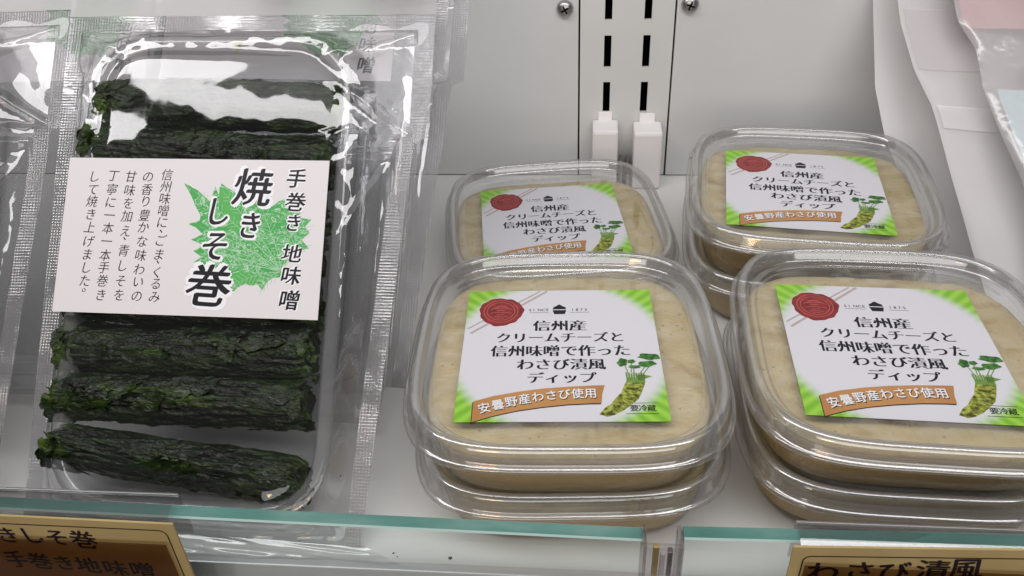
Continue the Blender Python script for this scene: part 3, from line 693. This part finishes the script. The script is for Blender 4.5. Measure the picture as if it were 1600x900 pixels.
def make_pack(seedv, detail=True):
    t = empty('shiso_roll_pack', mw=bag_matrix()); hv = MB(); nh = 60
    hv.loft([[(-66 + 140 * i / nh, 98 + 9 * j, -9 + .5 * noise.noise(Vector((i * .1, j * .5, seedv)))) for i in range(nh + 1)] for j in range(4)], closed=False)
    hv.build('header_film', M['header'], t, True)
    v, f = bag_film('film', seedv); parts = split_film(v, f)
    # tray: rim and tapered pocket
    def tr(off, z, n=96):
        out = []
        for k in range(n):
            a = 2 * math.pi * k / n; c, s = math.cos(a), math.sin(a); lo, hi = 0, 140
            for _ in range(16):
                md = (lo + hi) / 2
                if tray_sdf(md * c, 3 + md * s) < off: lo = md
                else: hi = md
            out.append((lo * c, 3 + lo * s, z))
        return out
    prof = [(0.0, -3.2), (.5, -2.2), (.2, -.5), (-1.2, .2), (-3.2, .2), (-4.4, -.8), (-5.0, -3), (-7.5, -12), (-9.0, -14.6), (-12, -15.4)]
    MB().loft([tr(o_, z) for o_, z in prof], False, True).build('tray', M['tray'], t, True)
    rolls = [(0, 62), (1, 44.5), (2, 27), (0, 9.5), (1, -8), (2, -25), (0, -43), (1, -63.5)]
    for k, (mi, y) in enumerate(rolls):
        o = obj('shiso_roll', ROLLS[mi], None, t)
        rz = [R(1), R(-2), R(1), R(180), R(1), R(0.5), R(1.0), R(-4.8)][k]
        o.matrix_local = Matrix.Translation(((-4.8 + [5, 1, -1, 0, 0, 0, -1, -.2][k]) * MM, y * MM, -6.6 * MM)) @ Matrix.Rotation(rz, 4, 'Z') @ Matrix.Rotation([0, .9, 2, 0.6, 1.4, .4, 2.4, 2.8][k] * 0.35, 4, 'X')
    obj('front_film', mesh('front_film', *parts['film']), M['film'], t, True)
    vb, fb = bag_film('back', seedv, 50, 70, back=True)
    obj('back_film', mesh('back_film', vb, fb), M['film_flat'], t, True)
    for k in ('left', 'right', 'top'): obj('heat_seal', mesh('heat_seal', *parts[k]), M['seal'], t, True)
    ls = MB(); poly(ls, [(3.0, 84.5), (4.6, 85.0), (6.4, 84.2), (7.2, 84.9), (6.9, 83.0), (5.9, 82.2), (5.4, 80.0), (4.9, 79.2), (4.4, 81.6), (3.4, 82.8)], -.4); poly(ls, [(4.0, 84.3), (6.4, 83.9), (5.2, 80.6)], -.1)
    ls.build('leaf_scrap', mat('olive_leaf_scrap', (.16, .17, .02), .5), t)
    lb = make_paper_label(); lb.parent = t; lb.location = (-3.0 * MM, 12.5 * MM, 4.6 * MM); 
    return t
packA = make_pack(2.0)
GP = 'clear packs of dried shiso rolls leaning at the left'
tag(packA, 'front clear pack of dark green shiso rolls in a tray with a white label', 'food pack', GP)

# bag tail of the front pack lying on the shelf behind the glass
inv = packA.matrix_world.inverted()
n = 60; m_ = 26; v = []; f = []
for j in range(m_ + 1):
    s = j / m_
    for i in range(n + 1):
        u = i / n; p0 = packA.matrix_world @ Vector(((-61 + 121.5 * u) * MM, -88 * MM, -9 * MM)); p0 = p0 / MM
        x = p0.x + s * (4 + 10 * u); 
        y = p0.y - s * (max(p0.y - 166.5, 4) * 1.0) ; z = max(-3.8, (p0.z + 4.8) * (1 - s) ** 2 - 3.8) + .9 * s + 1.3 * abs(noise.noise(Vector((x * .07, s * 1.5, 3)))) * s + 1.0 * max(0, noise.noise(Vector((x * .02 + s, x * .05 - 3 * s, 8)))) * 3 * s
        v.append(tuple(inv @ (Vector((x, y, z)) * MM) / MM))
for j in range(m_):
    for i in range(n):
        a = j * (n + 1) + i; f.append((a, a + n + 1, a + n + 2, a + 1))
obj('film_tail', mesh('film_tail', v, f), M['film'], packA, True)

bpy.context.view_layer.update()
REAR = ('film_tail', 'header_film', 'text_column', 'text_halo', 'title_text')
def pack_copy(mw, label, lab_y=None, skip=REAR):
    c = copy_tree(packA, None, skip); c.matrix_world = mw; tag(c, label, 'food pack', GP)
    if lab_y is not None:
        for ch in c.children:
            if ch.name.startswith('paper_label'): ch.location = (lab_y[0] * MM, lab_y[1] * MM, ch.location.z)
    return c
pack_copy(bag_matrix(-137, 2, -2, R(1.5)), 'clear shiso roll pack cut by the left picture edge, crimped seal beside the front pack', None, ('film_tail',))
pk = pack_copy(bag_matrix(-4, 40, -34, R(-1.0)), 'clear shiso roll pack standing just behind the front one, its label showing above', (10, 69), REAR + ('shiso_roll',))
pack_copy(bag_matrix(-112, 44, -36, R(1)), 'clear shiso roll pack behind the left edge one, green leaf print showing at upper left', (19, 64), REAR + ('shiso_roll',))
pack_copy(bag_matrix(-1, 46, -60, R(-1.5)), 'rearmost clear shiso roll pack, its film edge against the grey wall panel', (-10, 80), REAR + ('shiso_roll',))

# ------------------------------------------------------------------ frosted bags at the back right
def sheet(name, pts_fn, nu, nv, m, parent, th=.3):
    v = [pts_fn(i / nu, j / nv) for j in range(nv + 1) for i in range(nu + 1)]
    f = [(j * (nu + 1) + i, j * (nu + 1) + i + 1, (j + 1) * (nu + 1) + i + 1, (j + 1) * (nu + 1) + i) for j in range(nv) for i in range(nu)]
    return obj(name, mesh(name, v, f), m, parent, True)
def edge_fn(tab):
    def f(z):
        for (z0, x0), (z1, x1) in zip(tab, tab[1:]):
            if z0 <= z <= z1: return x0 + (x1 - x0) * (z - z0) / (z1 - z0)
        return tab[-1][1] if z > tab[-1][0] else tab[0][1]
    return f
def pouch(label, y0, tab, x1, ztop, seedv, m, depth=16, sl=.85):
    t = empty('frosted_pouch', (tab[0][1], y0, 0)); ox, oy = tab[0][1], y0; ef = edge_fn(tab)
    def base(u, v, side):
        z = -4.4 + (ztop + 4.4) * v; xa = ef(z); x = xa + (x1 - xa) * u; bulge = math.sin(math.pi * min(1, max(0, u))) ** .5 * math.sin(math.pi * min(1, v * .9 + .05)) ** .6
        y = y0 + z / sl - side * depth * .5 * bulge
        k = 1.6 * noise.noise(Vector((x * .03, z * .05, seedv))) + .8 * noise.noise(Vector((x * .09, z * .05, seedv)))
        return (x - ox, y - oy - k * side * min(1, bulge * 1.5), z + .5 * k * (1 - bulge))
    sheet('front_sheet', lambda u, v: base(u, v, 1), 40, 60, m, t)
    sheet('back_sheet', lambda u, v: base(u, v, -.6), 24, 30, m, t)
    tag(t, label, 'food pouch', 'frosted pouches leaning at the back right'); return t, base
t, b1 = pouch('rearmost frosted white pouch leaning on the wall behind the back right dip stack', 339, [(0, 156), (32, 148), (45, 142), (64, 138), (93, 138.5), (140, 140)], 232, 100, 1.0, M['frost'], 7, 1.04)
t2, b2 = pouch('middle frosted white pouch with a pale folded band across it', 292, [(0, 172), (23.8, 165), (66.5, 154.7), (79, 148), (94, 144), (140, 140)], 236, 140, 4.0, M['frost'], 14)
def onface(bf, side, u0, u1, v0, v1, off):
    def g(u, v):
        p = bf(u0 + (u1 - u0) * u, v0 + (v1 - v0) * v, side); return (p[0], p[1] - off, p[2] + off * .4)
    return g
sheet('fold_band', onface(b2, 1, .02, 1, .45, .50, 1.2), 30, 6, clear('fold_film', milk=.55, milkcol=(.95, .92, .93), rough=.3, f0=.1, f1=.4), t2)
sheet('header_strip', onface(b2, 1, .02, 1, .58, .72, .9), 30, 8, clear('header_film', milk=.5, milkcol=(.85, .8, .83), rough=.2), t2)
t3, b3 = pouch('front frosted pouch at the right picture edge with a pale blue label and pink food', 268, [(0, 192), (51, 181), (64, 175), (79, 169.6), (91, 168.8), (100, 162), (140, 158)], 250, 140, 7.0, clear('clear_pouch_film', milk=.42, milkcol=(.9, .87, .87), rough=.2, f0=.10, f1=.5, nb=film_bump(40, .6, .003)), 18)
sheet('blue_label', onface(b3, .6, .06, .9, .10, .58, 0), 24, 24, M['cyan'], t3)
sheet('pink_slice', onface(b3, .4, .02, .9, .71, .95, 0), 24, 12, M['pink'], t3)
sheet('tan_slice', onface(b3, .4, .22, .9, .585, .64, 0), 24, 6, M['tan'], t3)

# ------------------------------------------------------------------ glass riser, clip, holders, cards
def pane(name, x0, x1, zl, zr, ya, yb, label, skew=0.0):
    t = empty(name, ((x0 + x1) / 2, (ya + yb) / 2, 0)); cx, cy = (x0 + x1) / 2, (ya + yb) / 2
    b = .5; mb = MB()
    def z(x): return zl + (zr - zl) * (x - x0) / (x1 - x0)
    V_ = []
    for x in (x0, x1):
        for (y, dz) in ((ya, None), (ya, -b), (ya + b, 0), (yb - b, 0), (yb, -b), (yb, None)):
            V_.append((x - cx, y - cy + skew * (x - cx), (-19 if dz is None else z(x) + dz)))
    fs = [(1, 7, 8, 2), (2, 8, 9, 3), (3, 9, 10, 4), (0, 5, 4, 3, 2, 1), (6, 7, 8, 9, 10, 11)]
    mb.add(V_, fs[1:2] + fs[3:], 1); mb.add(V_, [fs[0], fs[2]], 2); mb.add(V_, [(0, 6, 7, 1), (4, 10, 11, 5)], 0)
    o = mb.build('pane', [M['glass'], M['glass_edge'], M['bevel_highlight']], t)
    tag(t, label, 'glass panel', 'green edged glass panels along the shelf front'); return t
pane('glass_panel', -330, 17.2, 34.6, 29.4, 154.8, 159.6, 'left glass panel with a green edge in front of the shiso packs')
pane('glass_panel', 28.6, 330, 30.8, 37.5, 154.8, 159.6, 'right glass panel with a green edge in front of the right dip stack')

t = empty('panel_clip', (22.5, 153, 0))
MB().box(-5.6, 5.6, -3.2, -1.6, -12, 33, .5).build('clip_face', M['acrylic'], t)
MB().box(-5.6, -4.4, -1.4, 6.2, -12, 31, .3).build('clip_side', M['acrylic'], t)
MB().box(4.4, 5.6, -1.4, 6.2, -12, 31, .3).build('clip_side', M['acrylic'], t)
MB().box(-2.6, -.9, -1.0, .6, -12, 30, .3).build('glint_strip', M['glint'], t)
MB().box(-.5, .9, -1.0, .4, -12, 27, .3).build('white_strip', M['cover'], t)
MB().box(1.6, 3.0, -1.0, 1.0, -12, 28, .3).build('steel_strip', M['steel'], t)
tag(t, 'clear upright clip, its strip coloured as a yellow reflection, joining the two glass panels', 'panel clip')

def holder(x0, x1, ztop, label, lip):
    """clear price holder hooked over the glass: back leaf, bridge over the edge, front leaf, and a tinted sheet painting shade over the card"""
    t = empty('price_holder', ((x0 + x1) / 2, 157, 0)); cx = (x0 + x1) / 2
    prof = [(161.2, 16), (161.2, ztop - 1.2), (160.7, ztop), (158.5, ztop + .7), (155, ztop + .5), (152.8, ztop - .8), (152.2, ztop - 3.4), (151.8, 18), (151.4, -14)]
    inner = [(y + (.6 if i < 2 else 0) - (.0), z + .35) for i, (y, z) in enumerate(prof)]
    mb = MB(); xs_ = (x0 - cx, x1 - cx)
    mb.loft([[(x, y - 157, z) for y, z in prof] for x in xs_], closed=False)
    mb.loft([[(x, y - 157 + (.7 if k < 3 else 0), z + (.7 if 1 < k < 6 else 0)) for k, (y, z) in enumerate(prof)] for x in xs_], closed=False)
    mb.build('holder_body', M['acrylic'], t, False)
    # polished bead along the top edge
    MB().box(x0 - cx, x1 - cx, 3.6, 4.5, ztop - .3, ztop + .9, .35).build('top_bead', clear('polished_edge', f0=.45, f1=.95, power=1.5, rough=.12, milk=.35, milkcol=(.9, .9, .9)), t)
    MB().box(x0 - cx, x1 - cx, -9.6, -9.1, -14, lip, .15).build('shade_sheet', M['card_shade'], t)  # added sheet whose tint stands in for shade on the card
    tag(t, label, 'price holder', 'clear price holders hooked over the glass'); return t
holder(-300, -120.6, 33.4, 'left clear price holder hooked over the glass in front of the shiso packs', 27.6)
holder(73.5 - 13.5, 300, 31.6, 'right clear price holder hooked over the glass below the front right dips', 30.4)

def card(x0, x1, zt0, zt1, border, text, label, corner):
    t = empty('price_card', ((x0 + x1) / 2, 149.6, 0)); cx = (x0 + x1) / 2
    za = lambda x: zt0 + (zt1 - zt0) * (x - x0) / (x1 - x0)
    mb = MB(); V_ = [(x - cx, y, z) for y in (-.35, .35) for x, z in ((x0, -16), (x1, -16), (x1, zt1), (x0, zt0))]
    mb.add(V_, [(0, 1, 2, 3), (7, 6, 5, 4), (3, 2, 6, 7), (0, 3, 7, 4), (1, 5, 6, 2)]); mb.build('card_board', M['card'], t)
    pr_ = MB(); stroke(pr_, border, .38, 0); 
    glyphs(pr_, text, -.012, [(-.035, 0), (-.012, .02), (.012, 0), (.035, .012), (0, -.025), (.022, -.025), (-.02, -.02)], .02, -.04)
    # drawn in the XY plane, stood up onto the card face
    k = MB(); k.v = [(x - cx, -.42 - z, y) for x, y, z in pr_.v]; k.f = pr_.f; k.m = pr_.m
    k.build('handwriting', M['ink'], t); tag(t, label, 'price card', 'yellow handwritten price cards on the glass'); return t
arc = lambda cx, cz, r_, a0, a1: [(cx + r_ * math.cos(R(a0 + (a1 - a0) * k / 8)), cz + r_ * math.sin(R(a0 + (a1 - a0) * k / 8))) for k in range(9)]
zb = lambda x: 34.6 + (-1.2) * (x + 172) / 53
card(-300, -117.2, 37.8, 35.0, [(-298, 33.2)] + arc(-122.6, 29.6, 2.6, 90, 0) + [(-120.2, -10)],
     [('焼', -179, 27.6, 8, 8, 2), ('き', -170.6, 27.2, 7.4, 7.6, -4), ('し', -162.9, 27.4, 7.4, 7.8, 3), ('そ', -155.0, 27.0, 7.6, 7.6, -3), ('巻', -147.0, 26.4, 8.4, 8.4, -4),
      ('手', -172.2, 15.6, 7, 8.4, 3), ('巻', -164.8, 15.2, 7.8, 8, -4), ('き', -157.3, 14.8, 7, 7.4, 4), ('地', -149.8, 14.2, 7.8, 7.8, -3), ('味', -141.3, 13.4, 7.8, 7.6, -2), ('噌', -132.8, 13.0, 8, 8, -3)],
     'yellow price card at the bottom left with two handwritten lines', 0)
card(56.6, 300, 36.0, 46, [(59.6, -10)] + arc(62.0, 30.4, 2.2, 180, 90) + [(118, 35.2), (290, 46)],
     [('わ', 65.8, 26.0, 9, 9, 3), ('さ', 75.4, 27.2, 8.4, 8.6, 0), ('び', 84.2, 27.4, 8.8, 9, 4), ('漬', 94.0, 28.6, 9, 9, 0), ('風', 102.4, 29.8, 9, 9.6, 4)],
     'yellow price card at the bottom right with one handwritten line', 0)
for t in [o for o in COL.objects if o.get('category') == 'price card']:
    pass
bpy.context.view_layer.update()
